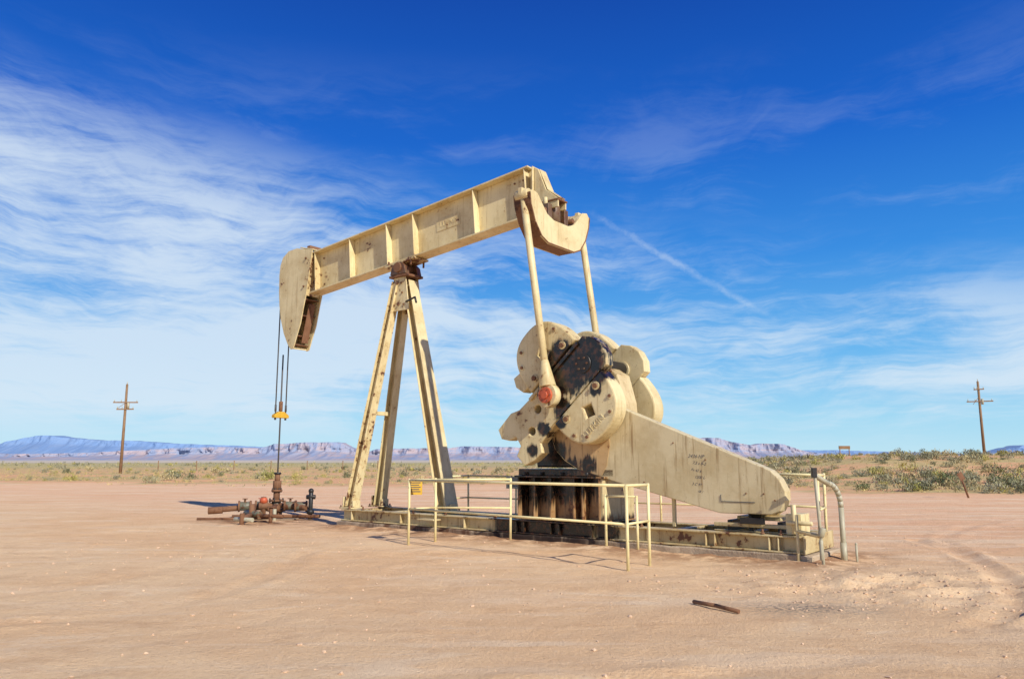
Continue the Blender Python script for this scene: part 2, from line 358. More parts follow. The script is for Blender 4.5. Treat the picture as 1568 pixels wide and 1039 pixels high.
# ---- pedestal
b=B()
b.box(5.66,7.36,.34,1.2,.43,1.25,m_ped)
b.box(5.46,7.62,.10,1.34,1.25,1.29,m_ped)
b.box(5.5,7.75,.20,1.28,1.292,1.42,m_gear)
b.box(5.5,7.56,.10,1.34,.425,.46,m_ped)
for u in(5.55,5.95,6.35,6.9,7.1,7.48): b.box(u-.02,u+.02,.12,1.3,.462,1.248,m_ped)
b.box(7.5,7.56,.13,1.3,.463,1.247,m_base)
for u in(5.7,6.1,6.6,7.2): b.cyl((u,.15,1.292),(u,.15,1.36),.03,m=m_black,seg=6)
b.done('gearbox_pedestal',pj)
# ---- belt guard
b=B()
gd=[(6.34,2.03),(6.42,1.8),(6.65,1.58),(6.95,1.42),(7.25,1.338),(7.83,1.187),(9.83,.71),(10.70,.72),(10.86,.78),(10.95,.95),(10.95,1.10),(10.86,1.29),(10.72,1.43),(10.56,1.50),(8.14,2.485),(7.55,2.75),(7.2,2.88),(6.8,2.8),(6.5,2.58),(6.36,2.3)]
b.plate([gd],.20,.46,m_guard,bev=.015)
g2=[(6.36,2.03),(6.44,1.81),(6.66,1.60),(6.95,1.44),(7.25,1.355),(7.50,1.29),(7.62,1.5),(7.70,1.9),(7.6,2.5),(6.8,2.75),(6.5,2.5),(6.38,2.3)]
b.plate([g2],.185,.197,m_gstain,bev=.002)
b.box(9.85,10.45,.188,.199,.90,.912,m_ink)
b.box(9.85,9.862,.188,.199,.912,1.02,m_ink)
for (u,z) in((10.6,1.05),(10.78,.95),(10.3,1.05),(9.0,1.9),(9.6,1.6),(8.4,1.2)): b.cyl((u,.185,z),(u,.20,z),.015,m=m_rust,seg=8)
b.obox((8.9,.36,.43),(8.9,.36,.93),(1,0,0),.06,.06,m=m_cream)
b.obox((10.3,.36,.43),(10.3,.36,.72),(1,0,0),.06,.06,m=m_black)
b.done('belt_guard',pj)
for k,(tx,sz) in enumerate((('2436 HP',.085),('7.5 s B-2',.07),('Fn 42 6',.065),('1200 L',.07),('3 C 97',.065),('18 /',.06))):
    text(tx,sz,(9.42+.06*(k%2),.199,1.66-.12*k),m_ink,pj,'marker_note_%d'%k,math.radians(3+3*(k%3)),.0008,.4)
# ---- motor
b=B()
b.cyl((10.35,.55,.92),(10.35,1.25,.92),.27,m=m_base,seg=24)
b.cyl((10.35,1.25,.92),(10.35,1.33,.92),.2,m=m_black,seg=20)
for k in range(10):b.cyl((10.35,.6+.065*k,.92),(10.35,.615+.065*k,.92),.29,m=m_base,seg=24)
b.box(10.0,10.75,.5,1.3,.60,.66,m_base)
b.cyl((10.4,.3,.7),(10.4,.55,.92),.1,m=m_black)
for u in(9.95,10.8):b.box(u-.04,u+.04,.3,1.3,.425,.6,m_black)
b.box(9.7,11.1,.22,.30,.50,.56,m_base);b.box(9.7,11.1,.22,.30,.425,.44,m_base)
b.box(10.95,11.2,.15,.55,.425,.75,m_creamr)
b.box(10.2,10.6,.12,.2,.56,.66,m_black)
b.cyl((11.1,.1,.45),(11.1,.1,.9),.04,m=m_cream);b.cyl((11.0,.05,.62),(11.4,.05,.62),.035,m=m_cream)
b.done('drive_motor',pj)

# ---- railings
def railing(name,pts,posts,zs=(1.22,.66),zb=0):
    b=B()
    for z in zs: b.tube([(x+random.uniform(-.01,.01),y,z+random.uniform(-.012,.012)) for x,y in pts],.023 if z>1 else .019,m_rail,seg=10)
    for x,y in posts:
        b.cyl((x+random.uniform(-.02,.02),y,zb-.1),(x,y,zs[0]),.025,m=m_rail,seg=10);b.ball((x,y,zs[0]),.026,m_rail)
    return b.done(name,None,0,ORG,ANG)
P=[(5.55,-.12),(4.37,-1.06),(4.37,-1.79),(9.44,-2.25),(9.44,-1.58)]
railing('guard_railing',P,P)
railing('guard_railing',[(9.3,3.2),(5.2,3.0),(1.9,2.7),(1.9,1.7)],[(9.3,3.2),(5.2,3.0),(1.9,2.7),(1.9,1.7),(7.2,3.1),(3.4,2.8)],(1.2,.65))
railing('guard_railing',[(9.9,1.7),(11.15,1.6),(11.3,.75)],[(9.9,1.7),(11.15,1.6),(11.3,.75)],(1.35,.8))
railing('guard_railing',[(7.75,-.1),(8.4,-.1)],[(7.75,-.1),(8.4,-.1)],(.95,))
def sign(name,u,w,z,wd,ht,m,parent_rot):
    b=B();b.box(-wd/2,wd/2,-.006,.006,-ht/2,ht/2,m)
    for k in range(5): b.box(-wd*.38,wd*(.38-.1*(k%2)),-.0085,-.0062,ht*(.32-.15*k)-.009,ht*(.32-.15*k)+.009,m_ink)
    p=W(u,w,z);return b.done(name,None,0,p,parent_rot)
sign('warning_sign',4.40,-1.66,1.07,.27,.28,m_yel,ANG+math.radians(52))
sign('warning_sign',3.4,2.74,1.05,.5,.3,m_grey,ANG+.1)

# ---- wellhead
b=B();m=m_rust
b.cyl((0,0,-.1),(0,0,.18),.17,m=m);b.cyl((0,0,.18),(0,0,.24),.24,m=m,seg=20);b.cyl((0,0,.24),(0,0,.45),.13,m=m_green)
b.cyl((0,0,.45),(0,0,.50),.2,m=m,seg=20);b.cyl((0,0,.5),(0,0,.8),.09,m=m);b.cyl((0,0,.72),(0,0,.78),.15,m=m);b.cyl((0,0,.8),(0,0,1.02),.115,m=m)
b.cyl((0,0,1.02),(0,0,1.2),.075,m=m);b.cyl((0,0,1.2),(0,0,1.25),.1,m=m_black)
for zz_ in(.24,.5,.78):
    for k in range(8): a_=k*math.pi/4;rr_=.19 if zz_<.7 else .12;b.cyl((rr_*math.cos(a_),rr_*math.sin(a_),zz_-.08),(rr_*math.cos(a_),rr_*math.sin(a_),zz_+.04),.018,m=m_black,seg=6)
b.tube([(-1.55,-.6,.24),(-.5,-.3,.33),(0,0,.34),(.55,-.25,.34),(1.0,-.6,.30)],.075,m)
b.cyl((-1.66,-.63,.23),(-1.30,-.53,.25),.095,m=m)
for x,y,hw in((-.75,-.38,.07),(-.35,-.2,.09),(.45,-.2,.08),(.8,-.4,0)):
    b.cyl((x-.14,y-.04,.34),(x+.14,y+.04,.34),.12,m=m_green);b.cyl((x-.17,y-.05,.34),(x-.12,y-.035,.34),.15,m=m);b.cyl((x+.12,y+.035,.34),(x+.17,y+.05,.34),.15,m=m)
    if hw: b.cyl((x,y,.34),(x,y,.55),.03,m=m,seg=8);b.cyl((x,y,.53),(x,y,.55),hw,m=m_hub if x<-.3 and x>-.5 else m,seg=14)
b.cyl((-.5,-.3,.34),(-.25,-1.3,.2),.06,m=m);b.cyl((-.25,-1.3,-.1),(-.25,-1.3,.45),.07,m=m);b.cyl((-.5,-1.0,.2),(.05,-1.55,.2),.08,m=m_green)
b.cyl((-.25,-1.3,.18),(-.15,-2.3,.14),.06,m=m);b.cyl((-.15,-2.3,-.1),(-.15,-2.3,.28),.06,m=m);b.cyl((-.4,-2.1,.12),(.15,-2.4,.12),.055,m=m_grey)
b.cyl((.35,-1.6,-.1),(.35,-1.6,.38),.045,m=m);b.cyl((.35,-1.6,.38),(.35,-1.6,.40),.1,m=m,seg=12);b.cyl((.05,-1.5,.16),(.7,-1.7,.16),.05,m=m)
b.cyl((-.2,-.5,.1),(-.2,-.5,.6),.07,m=m);b.ball((-.2,-.5,.5),.11,m_hub);b.cyl((-.32,-.55,.35),(-.08,-.45,.35),.1,m=m)
b.cyl((.25,-.95,-.1),(.25,-.95,.30),.05,m=m_grey);b.tube([(-.9,-.9,.10),(.7,-.8,.10),(1.5,-1.1,.12)],.045,m)
b.tube([(-1.7,-1.25,.06),(-.6,-1.3,.07),(.2,-1.15,.08)],.035,m)
b.ball((.1,-.35,.28),.13,m);b.cyl((.1,-.35,.3),(.1,-.9,.3),.06,m=m)
b.cyl((1.12,-.6,-.1),(1.12,-.6,.72),.06,m=m_black);b.cyl((1.0,-.6,.6),(1.24,-.6,.6),.06,m=m_black);b.ball((1.12,-.6,.76),.075,m_black);b.cyl((1.12,-.6,.15),(1.12,-.6,.25),.1,m=m_black)
b.box(-.95,.75,-.9,.7,-.1,.035,m_conc)
b.done('wellhead',None,.004,W(CU,WC,0),0)
# ---- conduit riser and pipe stand
b=B();pts=[(5.28,12.59,-.1),(5.28,12.59,.85)]
for k in range(1,7):
    a=math.radians(15*k);pts.append((5.28-.28*(1-math.cos(a)),12.59-.22*(1-math.cos(a)),.85+.38*math.sin(a)))
pts.append((4.68,12.12,1.38));b.tube(pts,.042,m_grey,14);b.cyl((5.28,12.59,-.05),(5.28,12.59,.3),.05,m=m_grey)
b.done('electrical_conduit',None,0)
b=B();b.cyl((4.71,11.98,-.1),(4.66,12.0,1.36),.024,m=m_grey);b.obox((4.65,12.0,1.33),(4.65,12.0,1.48),(1,0,0),.07,.07,m=m_black)
b.cyl((4.69,11.99,.45),(4.45,12.3,.5),.03,m=m_cream);b.cyl((4.69,11.99,.45),(4.72,11.97,.58),.05,m=m_grey);b.cyl((4.69,11.99,.1),(4.69,11.99,.4),.03,m=m_grey)
b.cyl((4.45,12.3,-.1),(4.45,12.3,.75),.025,m=m_cream)
b.done('switch_post',None,.004)
b=B();b.cyl((5.42,12.45,-.1),(5.42,12.45,.28),.018,m=m_grey);b.ball((5.42,12.45,.29),.022,m_grey);b.done('ground_stake',None,0)
b=B();b.tube([(2.04,8.97,.03),(2.2,8.66,.045),(2.38,8.40,.03)],.022,m_rust);b.done('rusted_pipe',None,0)
# ---- utility poles
def upole(name,x,y,z0,h,lean=0,rot=0):
    b=B();b.cyl((0,0,-.5),(lean,0,h),.16,.11,m=m_wood,seg=12)
    for zz,l in((h-1.9,1.15),(h-2.6,.8)) if rot>=0 else ((h-2.2,1.3),(h-.9,.5)):
        b.obox((-l,-.14,zz),(l,-.14,zz+.05),(0,0,1),.12,.10,m=m_wood)
        for k in(-.9,-.35,.9): b.cyl((k*l,-.14,zz+.05),(k*l,-.14,zz+.28),.04,m=m_grey,seg=8)
    b.cyl((.25,-.1,h-2.5),(.25,-.1,h-1.9),.12,m=m_grey)
    b.cyl((0,0,h),(0,0,h+.25),.04,m=m_grey,seg=8)
    b.obox((-.7,-.14,h-2.5),(0,-.14,h-1.9 if rot>=0 else h-1.6),(0,1,0),.04,.04,m=m_wood)
    return b.done(name,None,0,(x,y,z0),rot)
upole('utility_pole',-39.7,79,0,9.3,0,.35)
upole('utility_pole',50.5,83,1.3,8.7,0,-.2)

# ---------------------------------------------------------------- terrain
def h2(ix,iy,s):
    v=np.sin(ix*127.1+iy*311.7+s*74.7)*43758.5453; return v-np.floor(v)
def vn(x,y,s=0):
    ix=np.floor(x);iy=np.floor(y);fx=x-ix;fy=y-iy;fx=fx*fx*(3-2*fx);fy=fy*fy*(3-2*fy)
    return (h2(ix,iy,s)*(1-fx)+h2(ix+1,iy,s)*fx)*(1-fy)+(h2(ix,iy+1,s)*(1-fx)+h2(ix+1,iy+1,s)*fx)*fy
def fbm(x,y,o=4,s=0):
    r=0;a=.5;t=0
    for k in range(o): r=r+a*vn(x*2**k,y*2**k,s+k);t+=a;a*=.5
    return r/t
def sst(v,a,b): t=np.clip((v-a)/(b-a),0,1);return t*t*(3-2*t)
def poly_d(x,y,pts):
    d=np.full(x.shape,1e9)
    for (ax,ay),(bx,by) in zip(pts[:-1],pts[1:]):
        vx,vy=bx-ax,by-ay;tt=np.clip(((x-ax)*vx+(y-ay)*vy)/(vx*vx+vy*vy),0,1)
        d=np.minimum(d,np.hypot(x-ax-vx*tt,y-ay-vy*tt))
    return d
def smooth_poly(p,n=3):
    for _ in range(n):
        q=[p[0]]
        for a,c in zip(p[:-1],p[1:]):
            q.append((a[0]*.75+c[0]*.25,a[1]*.75+c[1]*.25));q.append((a[0]*.25+c[0]*.75,a[1]*.25+c[1]*.75))
        q.append(p[-1]);p=q
    return p
TR=[([(8.2,16),(7.6,13),(6.86,11.2),(5.6,8.7),(3.65,7.0),(1.5,6.0),(-3,5.2)],.85),([(9.9,15),(8.5,10.6),(6.8,7.9),(4.5,6.0)],.7),
    ([(-9,6.4),(-5.05,7.9),(-3.9,8.6),(-3.3,10.5),(-3.6,14)],.6),([(-9,7.9),(-6.4,9.3),(-5.4,10.4),(-5.0,12.5),(-6,16)],.35),
    ([(-20,12),(-10,14.2),(-2,13.0),(3,9.5)],.35),([(-20,13.8),(-10,16),(-1.5,14.3),(4,10.6)],.3),([(-7,5),(-4.2,6.2),(-2.2,8.2),(-1.6,12)],.2),
    ([(-25,20),(-14,18.5),(-8,18),(-3,16.5)],.35),([(14,22),(9,17),(7.2,12),(6.4,10)],.5)]
def edge(x): return 50-15*sst(x,4,16)+3*np.sin(x*.13)
def terrain(x,y):
    scr=sst(y+5*(fbm(x*.25,y*.25,3,5)-.5)*2-edge(x),-1.5,2.0)
    scr=np.maximum(scr,sst(np.abs(x),60,64))
    rise=1.75*sst(x-.25*(y-40),6,26)*sst(y,37,66)
    z=rise+scr*(.5*(fbm(x*.12,y*.12,4,3)-.5)+.15)*sst(y,30,45)*(1-.8*sst(y,120,400))
    near=1-sst(np.hypot(x,y),40,60)
    z=z+near*(.05*(fbm(x*.35,y*.35,4,9)-.5)+.042*(fbm(x*1.8,y*1.8,5,12)-.5))
    tr=np.zeros(x.shape)
    for k,(tp,st) in enumerate(TR):
        d=poly_d(x,y,smooth_poly(tp,2))+.22*(fbm(x*1.2,y*1.2,4,k)-.5)
        st=st*sst(fbm(x*.5,y*.5,2,k+50),.2,.6)
        z=z+st*(-.030*np.exp(-(d/.14)**2)+.045*np.exp(-((d-.26)/.08)**2)*fbm(x*4,y*4,3,k+3))
        tr=np.maximum(tr,st*np.exp(-(d/.2)**2))
    dz=np.exp(-(((x-4.9)/2.0)**2+((y-10.2)/1.3)**2))
    z=z+dz*.26*(fbm(x*2.8,y*2.8,6,21)-.35)
    d3=poly_d(x,y,smooth_poly([(6.2,10.0),(6.0,9.0),(5.4,8.2),(4.4,7.6)],2))
    z=z+.09*np.exp(-(d3/.10)**2)*sst(fbm(x*3,y*3,3,44),.3,.8)
    dz2=np.exp(-(((x-3.2)/.8)**2+((y-8.75)/.45)**2))
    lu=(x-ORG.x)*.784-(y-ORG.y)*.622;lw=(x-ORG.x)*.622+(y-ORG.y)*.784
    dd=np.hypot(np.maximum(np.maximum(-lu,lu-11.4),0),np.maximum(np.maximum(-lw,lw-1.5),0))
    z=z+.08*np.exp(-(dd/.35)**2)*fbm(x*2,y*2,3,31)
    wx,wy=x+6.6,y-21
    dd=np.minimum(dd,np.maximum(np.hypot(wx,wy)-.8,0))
    return z,scr,tr,dz,dz2,dd
def grow(s,d,g,lim):
    o=[]
    while s<lim: s+=d;d*=g;o.append(s)
    return o
gp=grow(12,.07,1.11,40000)
xs=np.array([-v for v in gp[::-1]]+list(np.arange(-12,12.01,.07))+gp)
ys=np.array([-v for v in grow(-3,.2,1.3,3000)[::-1]]+list(np.arange(3,18,.07))+grow(18,.08,1.06,42000))
X,Y=np.meshgrid(xs,ys);Z,scr,tr,dzm,dz2,dd=terrain(X,Y)
def gridmesh(name,X,Y,Z,cols=None,smooth=True):
    ny,nx=X.shape
    v=np.stack([X,Y,Z],-1).reshape(-1,3);i=np.arange(nx*ny).reshape(ny,nx)
    f=np.stack([i[:-1,:-1],i[:-1,1:],i[1:,1:],i[1:,:-1]],-1).reshape(-1,4)
    me=bpy.data.meshes.new(name);me.vertices.add(len(v));me.vertices.foreach_set('co',v.ravel().astype(np.float32))
    me.loops.add(f.size);me.loops.foreach_set('vertex_index',f.ravel().astype(np.int32))
    me.polygons.add(len(f));me.polygons.foreach_set('loop_start',np.arange(0,f.size,4,dtype=np.int32))
    me.update(calc_edges=True);me.validate()
    me.polygons.foreach_set('use_smooth',np.full(len(f),smooth))
    if cols is not None:
        a=me.color_attributes.new('zone','FLOAT_COLOR','POINT');a.data.foreach_set('color',cols.reshape(-1,4).ravel().astype(np.float32))
    ob=bpy.data.objects.new(name,me);COL.objects.link(ob);return ob
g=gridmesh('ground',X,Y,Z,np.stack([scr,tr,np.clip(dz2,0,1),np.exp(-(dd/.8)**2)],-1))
def groundmat():
    m,nt,b=newmat('desert_ground')
    geo=nt.nodes.new('ShaderNodeNewGeometry').outputs['Position']
    at=nt.nodes.new('ShaderNodeAttribute');at.attribute_name='zone';sp=nt.nodes.new('ShaderNodeSeparateColor');nt.links.new(at.outputs['Color'],sp.inputs[0])
    scr,tr,dst=sp.outputs[0],sp.outputs[1],sp.outputs[2];al=at.outputs['Alpha']
    n1=NOISE(nt,geo,.16,6,.6,.6);n2=NOISE(nt,geo,1.8,7,.68);n3=NOISE(nt,geo,18,6,.78);n4=NOISE(nt,geo,75,4,.75)
    ns=NOISE(nt,MAP(nt,geo,(.10,.8,1),(0,0,.25)),1.6,7,.65,.6)
    nb=NOISE(nt,MAP(nt,geo,(.5,1.6,1),(0,0,-.5)),.9,7,.7,1.2)
    d=VM(nt,'LENGTH',geo)
    sx=nt.nodes.new('ShaderNodeSeparateXYZ');nt.links.new(geo,sx.inputs[0])
    c=MIX(nt,SS(nt,n1,.38,.62),(.90,.625,.355),(.85,.54,.285))
    red=M(nt,'MULTIPLY',SS(nt,M(nt,'ADD',sx.outputs[1],M(nt,'MULTIPLY',sx.outputs[0],.6)),12,26),.6)
    c=MIX(nt,red,c,MIX(nt,SS(nt,ns,.4,.65),(.86,.46,.26),(.90,.61,.39)))
    c=MIX(nt,M(nt,'MULTIPLY',SS(nt,ns,.48,.68),.5),c,(.95,.71,.46))
    c=MIX(nt,M(nt,'MULTIPLY',SS(nt,nb,.51,.67),.42),c,(.70,.42,.215))
    c=MIX(nt,M(nt,'MULTIPLY',SS(nt,nb,.46,.34),.4),c,(.96,.75,.50))
    c=MIX(nt,M(nt,'MULTIPLY',SS(nt,n2,.51,.73),.48),c,(.66,.39,.20))
    c=MIX(nt,M(nt,'MULTIPLY',SS(nt,n3,.52,.70),.38),c,(.95,.76,.52))
    c=MIX(nt,M(nt,'MULTIPLY',SS(nt,n3,.46,.31),.5),c,(.56,.34,.18))
    c=MIX(nt,M(nt,'MULTIPLY',SS(nt,n4,.62,.68),.8),c,(.44,.30,.19))
    c=MIX(nt,M(nt,'MULTIPLY',SS(nt,n4,.36,.30),.7),c,(.97,.86,.67))
    c=MIX(nt,M(nt,'MULTIPLY',tr,M(nt,'MULTIPLY',SS(nt,n2,.35,.6),.4)),c,(.66,.41,.23))
    c=MIX(nt,M(nt,'MULTIPLY',dst,SS(nt,n3,.40,.60)),c,(.26,.20,.15))
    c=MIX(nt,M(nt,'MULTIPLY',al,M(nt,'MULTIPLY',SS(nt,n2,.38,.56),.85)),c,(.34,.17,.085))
    g1=NOISE(nt,MAP(nt,geo,(.10,.3,1)),1.0,6,.7)
    sc=MIX(nt,SS(nt,g1,.42,.62),(.76,.42,.22),(.54,.42,.19))
    c=MIX(nt,scr,c,sc)
    g2=NOISE(nt,MAP(nt,geo,(.012,.04,1)),1.0,6,.65)
    f1=MIX(nt,SS(nt,g2,.4,.6),(.56,.45,.19),(.42,.37,.20))
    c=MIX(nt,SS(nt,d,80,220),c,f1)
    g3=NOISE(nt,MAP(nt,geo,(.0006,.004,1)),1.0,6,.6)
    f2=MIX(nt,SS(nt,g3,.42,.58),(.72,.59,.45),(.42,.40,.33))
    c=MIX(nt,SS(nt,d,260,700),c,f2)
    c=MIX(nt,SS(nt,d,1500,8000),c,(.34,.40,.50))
    nt.links.new(c,b.inputs['Base Color']);b.inputs['Roughness'].default_value=1.0;b.inputs['Specular IOR Level'].default_value=.05
    hh=M(nt,'ADD',M(nt,'MULTIPLY',n2,.6),M(nt,'ADD',M(nt,'MULTIPLY',n3,.45),M(nt,'MULTIPLY',n4,.14)))
    BUMP(nt,b,hh,.95,.07);return m
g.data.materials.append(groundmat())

# ---- mesas
def ridge(name,d,pts,seed,mat,depth,ext,cliff=.5,gul=.4):
    az=np.linspace(-1.5,1.5,2200)
    px=784+1176*1.012*az
    P=np.array(pts);hp=np.interp(px,P[:,0],P[:,1])
    out=np.maximum(ext*(.5+fbm(az*6,az*0+seed,3,seed)),2)*.9
    k=sst(np.abs(px-784),784,900);hp=hp*(1-k)+out*k
    hgt=hp*d/1176*(1+.70*depth/d)*1.05+1.6
    hgt=hgt*(1+.07*(fbm(az*80,az*0,4,seed)-.5))
    T=np.linspace(0,1,20)
    x0=az*d;XX=[];YY=[];ZZ=[]
    for t_ in T:
        gl=(fbm(az*70,np.full_like(az,t_*2.5),5,seed+4)-.5)
        if t_<.6: f=(t_/.6)**1.5*(1-cliff);yy=t_
        elif t_<.85: f=(1-cliff)+cliff*(t_-.6)/.25*.97;yy=.6+(t_-.6)*.2
        else: f=.97+.03*(t_-.85)/.15;yy=.65+(t_-.85)*1.5
        XX.append(x0);YY.append(d+depth*(yy+gul*gl*(1-.2*t_))+0*az);ZZ.append(hgt*f-3*(t_==0))
    o=gridmesh(name,np.array(XX),np.array(YY),np.array(ZZ),None,False);o.data.materials.append(mat);return o
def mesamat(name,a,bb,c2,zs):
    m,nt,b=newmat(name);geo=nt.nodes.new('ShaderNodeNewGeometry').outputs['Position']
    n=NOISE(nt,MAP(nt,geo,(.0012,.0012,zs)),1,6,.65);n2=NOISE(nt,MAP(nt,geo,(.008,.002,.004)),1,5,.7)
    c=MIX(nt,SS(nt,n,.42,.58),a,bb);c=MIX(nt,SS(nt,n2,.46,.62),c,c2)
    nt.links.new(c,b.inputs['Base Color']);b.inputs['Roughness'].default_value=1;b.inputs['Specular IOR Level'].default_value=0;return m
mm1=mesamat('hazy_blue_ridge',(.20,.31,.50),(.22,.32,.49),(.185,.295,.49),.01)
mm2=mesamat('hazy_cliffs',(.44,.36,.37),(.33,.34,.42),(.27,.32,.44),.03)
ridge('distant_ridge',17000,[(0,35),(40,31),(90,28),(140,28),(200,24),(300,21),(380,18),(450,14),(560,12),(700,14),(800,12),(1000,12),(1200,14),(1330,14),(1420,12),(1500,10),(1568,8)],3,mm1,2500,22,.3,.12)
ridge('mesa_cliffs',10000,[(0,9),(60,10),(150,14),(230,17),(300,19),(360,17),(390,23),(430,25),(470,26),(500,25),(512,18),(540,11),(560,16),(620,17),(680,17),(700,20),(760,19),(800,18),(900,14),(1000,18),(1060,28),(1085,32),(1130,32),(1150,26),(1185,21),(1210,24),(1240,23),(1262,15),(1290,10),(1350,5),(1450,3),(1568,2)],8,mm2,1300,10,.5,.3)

# ---- vegetation
def bushes(name,items):
    V=[];C=[]
    for (x,y,z,r,h,nf,col) in items:
        nc=max(4,nf//28)
        ca_=rng.uniform(0,2*np.pi,nc);cr=np.sqrt(rng.uniform(0,1,nc))*r*.65;ch=rng.uniform(.35,.85,nc)*h
        k=rng.integers(0,nc,nf)
        p=np.stack([x+cr[k]*np.cos(ca_[k])+rng.normal(0,r*.20,nf),y+cr[k]*np.sin(ca_[k])+rng.normal(0,r*.20,nf),z+np.abs(ch[k]*rng.uniform(.15,1.15,nf)+rng.normal(0,h*.08,nf))],-1)
        s=r*rng.uniform(.09,.20,nf)*(1.0 if nf>100 else 1.9)
        d1=rng.normal(0,1,(nf,3));d1/=np.linalg.norm(d1,axis=1)[:,None];d2=np.stack([rng.normal(0,.5,nf),rng.normal(0,.5,nf),np.ones(nf)*rng.uniform(.6,1.4,nf)],-1)
        t1=p-d1*s[:,None]*.35;t2=p+d1*s[:,None]*.35;t3=p+d2*s[:,None]
        V.append(np.stack([t1,t2,t3],1).reshape(-1,3))
        cc=np.array(col)[None,:]*(rng.uniform(.6,1.4,(nf,1)));C.append(np.repeat(np.concatenate([cc,np.ones((nf,1))],1),3,0))
    V=np.concatenate(V);C=np.concatenate(C);n=len(V)
    me=bpy.data.meshes.new(name);me.vertices.add(n);me.vertices.foreach_set('co',V.ravel().astype(np.float32))
    me.loops.add(n);me.loops.foreach_set('vertex_index',np.arange(n,dtype=np.int32));me.polygons.add(n//3);me.polygons.foreach_set('loop_start',np.arange(0,n,3,dtype=np.int32))
    me.update(calc_edges=True)
    a=me.color_attributes.new('tint','FLOAT_COLOR','POINT');a.data.foreach_set('color',C.ravel().astype(np.float32))
    m,nt,b=newmat(name+'_foliage');at=nt.nodes.new('ShaderNodeAttribute');at.attribute_name='tint';nt.links.new(at.outputs['Color'],b.inputs['Base Color']);b.inputs['Roughness'].default_value=.9;b.inputs['Specular IOR Level'].default_value=.1
    me.materials.append(m);ob=bpy.data.objects.new(name,me);COL.objects.link(ob);return ob
pal=[(.26,.25,.16),(.31,.29,.19),(.40,.35,.11),(.20,.20,.11),(.46,.38,.20),(.34,.31,.18)]
it=[]
N=10500
yy=36+ (rng.uniform(0,1,N)**1.9)*320
xx=rng.uniform(-1,1,N)*(yy*.82+18)
ok=yy>edge(xx)+2.5*rng.uniform(0,1,N);xx=xx[ok];yy=yy[ok]
zz=terrain(xx,yy)[0]
dens=fbm(xx*.08,yy*.08,3,40)
for x,y,z,dn in zip(xx,yy,zz,dens):
    if random.random()>(.9*dn+.05)*(1.15 if x>5 else .62): continue
    rr=random.choice((.22,.3,.35,.45,.55,.7))*(1 if y<150 else 1.5);c=random.choice(pal)
    if x<0 and random.random()<.6: rr*=.6;c=random.choice(pal[4:]+pal[2:3])
    it.append((x,y,z-.03,rr,rr*random.uniform(.7,1.1),220 if y<75 else (90 if y<120 else 36),c))
for (x,y,rr,k) in((22.5,40.5,.75,0),(26.0,42,.6,0),(19.5,38,.5,1),(28.5,41,.6,1),(-17.5,56,.7,1),(30.5,44,.7,0),(33.5,47,.6,1),(17.5,39,.45,0),(24.2,38.6,.4,1),(-9,55,.5,0),(-26,60,.6,0)):
    z=float(terrain(np.array([float(x)]),np.array([float(y)]))[0][0]);it.append((x,y,z-.05,rr,rr*1.15,420,((.14,.17,.08),(.31,.30,.09))[k]))
bushes('sagebrush',it)
gi=[]
N=8000
yy=37+(rng.uniform(0,1,N)**1.6)*120;xx=rng.uniform(-1,1,N)*(yy*.8+15)
ok=yy>edge(xx)-1+rng.uniform(-1,3,N);xx=xx[ok];yy=yy[ok];zz=terrain(xx,yy)[0]
for x,y,z in zip(xx,yy,zz): gi.append((x,y,z-.02,.20,.22,14,random.choice([(.56,.44,.18),(.48,.40,.15),(.36,.32,.15)])))
bushes('dry_grass',gi)
# ---- stones
b=B()
m_st,nt_,b_=newmat('stone');o_=OBJ(nt_);nt_.links.new(MIX(nt_,NOISE(nt_,o_,3),(.50,.31,.17),(.80,.58,.39)),b_.inputs['Base Color']);b_.inputs['Roughness'].default_value=1
N=1500
px_=rng.uniform(-8,9,N);py_=rng.uniform(3.2,20,N)
q=480;px_[:q]=5.0+rng.normal(0,1.2,q);py_[:q]=9.9+rng.normal(0,.9,q)
pz=terrain(px_,py_)[0];lu=(px_-ORG.x)*.784-(py_-ORG.y)*.622;lw=(px_-ORG.x)*.622+(py_-ORG.y)*.784
for x,y,z,a,c in zip(px_,py_,pz,lu,lw):
    if -.1<a<11.5 and -.1<c<1.6: continue
    r_=random.choice((.006,.008,.01,.012,.016,.022));gq=bmesh.ops.create_icosphere(b.bm,subdivisions=1,radius=r_,matrix=Matrix.Translation((x,y,z+r_*.2))@Matrix.Rotation(random.random()*6,4,'Z')@Matrix.Diagonal((random.uniform(.8,1.6),1,random.uniform(.5,.8),1)))
    for v in gq['verts']: v.co+=Vector((random.uniform(-1,1),random.uniform(-1,1),random.uniform(-1,1)))*r_*.25
b.mi(m_st);b.done('gravel',None,0)
# ---- small far posts
def gz(x,y): return float(terrain(np.array([float(x)]),np.array([float(y)]))[0][0])
b=B();z=gz(19.3,33);b.cyl((0,0,-.2),(-.35,0,1.0),.04,m=m_rust);b.obox((-.25,-.04,.75),(-.4,-.04,1.05),(1,0,0),.22,.02,m=m_rust);b.done('marker_post',None,0,(19.3,33,z))
b=B()
for x in(-.5,.5):b.cyl((x,0,-.5),(x,0,1.2),.05,m=m_wood)
b.box(-.6,.6,-.05,.05,.9,1.25,m_wood);b.done('cattle_sign',None,0,(36.0,84,gz(36,84)))
b=B()
for k in range(7): b.cyl((k*5-50,110+k,-.3),(k*5-50,110+k,1.5),.07,m=m_wood,seg=8)
b.done('fence',None,0)

